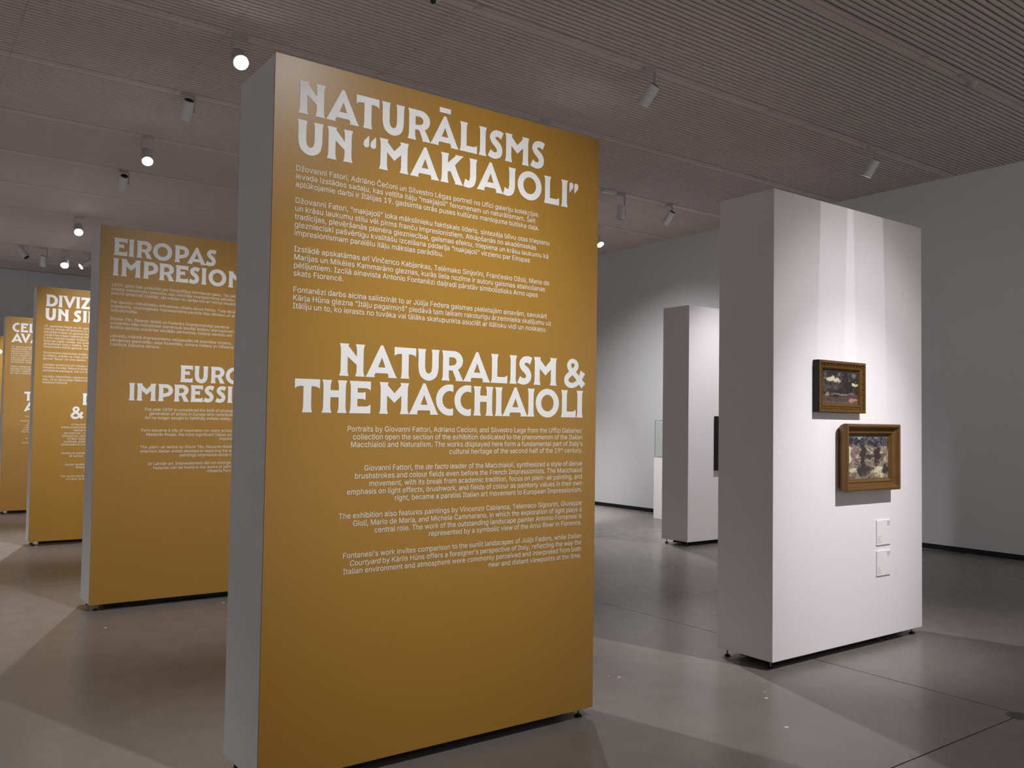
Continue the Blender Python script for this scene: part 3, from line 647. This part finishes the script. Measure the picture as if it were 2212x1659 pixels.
# dark framed picture on the distant partition, only its edge shows
root = empty('framed_painting', (9.0, W2[1], 0.95), 'dark frame edge on the distant white partition', 'painting')
k1 = frame_mesh('frame', 8.650, 9.45, 0.950, 1.650, W2[1], [(0.0, 0, 0), (0, 0.05, 0), (0.02, 0.055, 0), (0.05, 0.04, 0), (0.06, 0.02, 0)], [M_FRDARK], None)
k2 = canvas_mesh('canvas', 8.70, 9.40, 1.0, 1.60, W2[1]-0.022, pic1, 30, 24, None, M_PAINT)
for k in (k1, k2): k.parent = root; k.matrix_parent_inverse = Matrix.Translation(-root.location)

# ------------------------------------------------------------------ caption cards
def card(z0, label):
    root = empty('caption_card', (5.762, yb, z0), label, 'label', 'caption cards under the paintings'); inv = Matrix.Translation(-root.location)
    k1 = box('card', (5.673, 5.851, yb-0.009, yb, z0, z0+0.175), M_CARD, None, 0.0008); y = yb-0.0093; rnd = random.Random(int(z0*100))
    def block(name, bars):
        bm = bmesh.new()
        for x, z, wd, h in bars:
            v = [bm.verts.new(q) for q in ((x, y, z0+z), (x+wd, y, z0+z), (x+wd, y, z0+z+h), (x, y, z0+z+h))]; bm.faces.new(v)
        return done(bm, name, M_INK)
    k2 = block('heading_print', ((5.800, .158, .036, .0045), (5.806, .150, .030, .0045), (5.797, .142, .040, .0035), (5.804, .134, .030, .003)))
    k3 = block('text_print', [(5.684, .058-.010*i, rnd.uniform(.016, .045), .0025) for i in range(5)])
    for k in (k1, k2, k3): k.parent = root; k.matrix_parent_inverse = inv
card(0.703, 'upper of the two small white caption cards below the framed paintings')
card(0.487, 'lower of the two small white caption cards on the white partition')

# ------------------------------------------------------------------ showcase by the right wall
root = empty('showcase', (10.43, 9.70, 0), 'white pedestal with glass hood in front of the right wall', 'showcase'); inv = Matrix.Translation(-root.location)
ks = [box('pedestal', (10.155, 10.70, 9.35, 10.055, 0.0, 0.99), M_PLINTH, None, 0.003),
      box('glass_hood', (10.165, 10.69, 9.36, 10.045, 0.99, 1.597), M_GLASS)]
bm = bmesh.new()
for x in (10.163, 10.686):
    for y in (9.358, 10.041): box_geo(bm, x, x+.006, y, y+.006, .99, 1.60)
for z in (0.992, 1.594):
    for x in (10.163, 10.686): box_geo(bm, x, x+.006, 9.358, 10.047, z, z+.006)
    for y in (9.358, 10.041): box_geo(bm, 10.163, 10.692, y, y+.006, z, z+.006)
ks.append(done(bm, 'glass_edge', mat('green_glass_edge', (0.16, 0.21, 0.19), 0.3, 0.5)))
for k in ks: k.parent = root; k.matrix_parent_inverse = inv

# ------------------------------------------------------------------ track spotlights
def spotlight(x, t, z, aim, label, lit=1, side=-1, adapter=0.13, rad=0.054, length=0.20, watts=None, size=60, blend=0.9, group='ceiling track spotlights'):
    """cylinder head on a side bracket under its track adapter; (x, z) is the centre of the head"""
    root = empty('spotlight', (x, t, CEIL), label, 'lamp', group); inv = Matrix.Translation(-root.location); ks = []
    ks.append(box('adapter', (x-adapter/2, x+adapter/2, t-0.020, t+0.012, CEIL-0.032, CEIL-0.0015), M_ADAPT, None, 0.003))
    ax = x + side*0.066
    ks.append(box('bracket', (ax-0.006, ax+0.006, t-0.014, t+0.006, z-0.02, CEIL-0.028), M_ADAPT, None, 0.0015))
    d = (Vector(aim) - Vector((x, t, z))).normalized(); c = Vector((x, t, z)); a, b = c - d*length/2, c + d*length/2
    bm = bmesh.new(); tube_geo(bm, a, a + d*0.02, rad*0.93, rad, 28); tube_geo(bm, a+d*0.02, b, rad, rad, 28, caps=False)
    tube_geo(bm, b, b - d*0.02, rad, rad*0.93, 28, caps=False); 
    h = done(bm, 'head', M_LAMP, None, 0, True); ks.append(h)
    bm = bmesh.new(); tube_geo(bm, b - d*0.012, b - d*(0.004 if lit == 1 else 0.010), rad*0.95, rad*0.95, 28)
    ks.append(done(bm, 'lens', M_LENS if lit else M_DARK))
    bm = bmesh.new(); tube_geo(bm, a - d*0.004, a - d*0.0005, rad*0.7, rad*0.8, 24); ks.append(done(bm, 'rear_cap', M_DARK))
    if watts:
        l = spot_light('spot_light', b + d*0.03, aim, watts, size, blend); ks.append(l)
    for k in ks: k.parent = root; k.matrix_parent_inverse = inv
T = lambda k: 3.83 + 1.625*k
spotlight(2.262, T(2), 4.53, (1.9, 3.9, 1.9), 'glowing ceiling spotlight above the nearest gold panel, largest of the bright ones', 1, watts=620, rad=.060)
spotlight(2.285, T(3), 4.57, (2.35, 11.47, 1.35), 'unlit-looking grey spotlight left of the nearest gold panel, upper of two', 0, 1, watts=690)
spotlight(2.285, T(4), 4.50, (1.9, 7.8, 1.6), 'glowing ceiling spotlight second from the top on the left', 1, watts=540, rad=.058)
spotlight(2.36, T(5), 4.57, (2.4, 15.34, 1.4), 'grey ceiling spotlight just below the second glowing one on the left', 0, 1, watts=620)
spotlight(2.365, T(7), 4.523, (1.9, 11.9, 1.6), 'glowing ceiling spotlight left of the EIROPAS panel top', 1, watts=1100, rad=.062)
spotlight(2.65, T(9), 4.484, (2.2, 15.7, 1.6), 'farthest glowing ceiling spotlight, above the DIVIZ panel', 1, 1, watts=900, rad=.068)
spotlight(2.28, T(9), 4.46, (2.3, 19.4, 1.2), 'grey upright spotlight standing out against the far wall top', 0, 1, watts=620)
spotlight(3.02, T(9), 4.50, (0.9, 18.0, 2.9), 'tilted far spotlight with slanting lit rim at the EIROPAS panel edge', 1, 1, length=.24)
spotlight(1.95, T(9), 4.58, (3.2, 17.2, 2.4), 'leftmost tilted far spotlight near the left picture edge', 0, 1, length=.24)
spotlight(5.405, T(1), 4.48, (4.75, 8.6, 1.0), 'grey cylinder spotlight above the gap right of the nearest gold panel', 1, 1, watts=90)
spotlight(8.935, T(1), 4.48, (8.70, 7.49, 1.25), 'grey cylinder spotlight above the white partition', 1, 1, watts=370)
spotlight(5.505, T(2), 4.50, (5.3, 3.9, 1.6), 'spotlight mostly hidden behind the top edge of the nearest gold panel', 1, -1, watts=620)
spotlight(8.11, T(3), 4.46, (8.02, 9.2, 0.5), 'spotlight with bright left flank just right of the nearest gold panel', 0, 1, watts=70, size=50)
spotlight(9.05, T(3), 4.53, (8.7, 11.6, 1.3), 'faint grey spotlight right of the bright-flanked one', 0, 1, watts=2400)
spotlight(9.13, T(4), 4.471, (8.9, 7.9, 1.6), 'small glowing spotlight at the right edge of the nearest gold panel', 1, -1, watts=700)
GOB = 62
# framing projectors over the two paintings (their track is behind the camera's view)
gobo_light((5.20, 0.58, 4.48), (5.205, 3.43, 2.3), GOB, 70, 0.0605, 0.10, -0.42)
gobo_light((5.54, 0.58, 4.48), (5.545, 3.43, 2.3), GOB, 70, 0.070, 0.10, -0.42)

# other small fittings on the ceiling
root = empty('security_camera', (3.18, T(1), CEIL), 'small round camera with black lens at the top picture edge', 'camera'); inv = Matrix.Translation(-root.location)
bm = bmesh.new(); tube_geo(bm, (3.18, T(1), CEIL-.001), (3.18, T(1), CEIL-.05), .058, .055, 26); ks = [done(bm, 'housing', M_LAMP, None, 0, True)]
bm = bmesh.new(); tube_geo(bm, (3.165, T(1), CEIL-.05), (3.16, T(1)-.01, CEIL-.085), .026, .020, 20); tube_geo(bm, (3.16, T(1)-.01, CEIL-.085), (3.158, T(1)-.012, CEIL-.097), .020, .010, 20); ks.append(done(bm, 'lens', M_DARK, None, 0, True))
for k in ks: k.parent = root; k.matrix_parent_inverse = inv
root = empty('emergency_light', (7.86, T(3), CEIL), 'flat pale fitting on the ceiling beside the nearest gold panel’s right edge', 'lamp'); inv = Matrix.Translation(-root.location)
ks = [box('base', (7.74, 7.98, T(3)-.05, T(3)+.03, CEIL-.030, CEIL-.0015), M_LAMP, None, .004), box('cover', (7.76, 7.96, T(3)-.042, T(3)+.022, CEIL-.040, CEIL-.030), M_LAMP, None, .002)]
for k in ks: k.parent = root; k.matrix_parent_inverse = inv
root = empty('smoke_detector', (7.98, T(0), CEIL), 'small round pale fitting on the ceiling near the top right corner', 'detector'); inv = Matrix.Translation(-root.location)
bm = bmesh.new(); tube_geo(bm, (7.98, T(0)+.03, CEIL-.001), (7.98, T(0)+.03, CEIL-.028), .050, .046, 26); ks = [done(bm, 'base', M_ADAPT, None, 0, True)]
bm = bmesh.new(); tube_geo(bm, (7.98, T(0)+.03, CEIL-.028), (7.98, T(0)+.03, CEIL-.045), .038, .026, 26); ks.append(done(bm, 'cap', M_ADAPT, None, 0, True))
ks.append(box('adapter', (7.70, 7.92, T(0)-.018, T(0)+.012, CEIL-.018, CEIL-.0015), M_ADAPT, None, .002))
for k in ks: k.parent = root; k.matrix_parent_inverse = inv

# floor socket cover at the joint crossing
root = empty('floor_socket', (4.955, 2.17, 0), 'round dark metal cover set in the floor at lower right', 'socket cover'); inv = Matrix.Translation(-root.location)
bm = bmesh.new(); tube_geo(bm, (4.955, 2.17, 0.0), (4.955, 2.17, 0.003), .060, .058, 32); ks = [done(bm, 'rim', M_PLUG)]
bm = bmesh.new(); tube_geo(bm, (4.955, 2.17, 0.003), (4.955, 2.17, 0.0045), .046, .044, 32); ks.append(done(bm, 'lid', M_PLUG))
for k in ks: k.parent = root; k.matrix_parent_inverse = inv
bpy.context.view_layer.update()
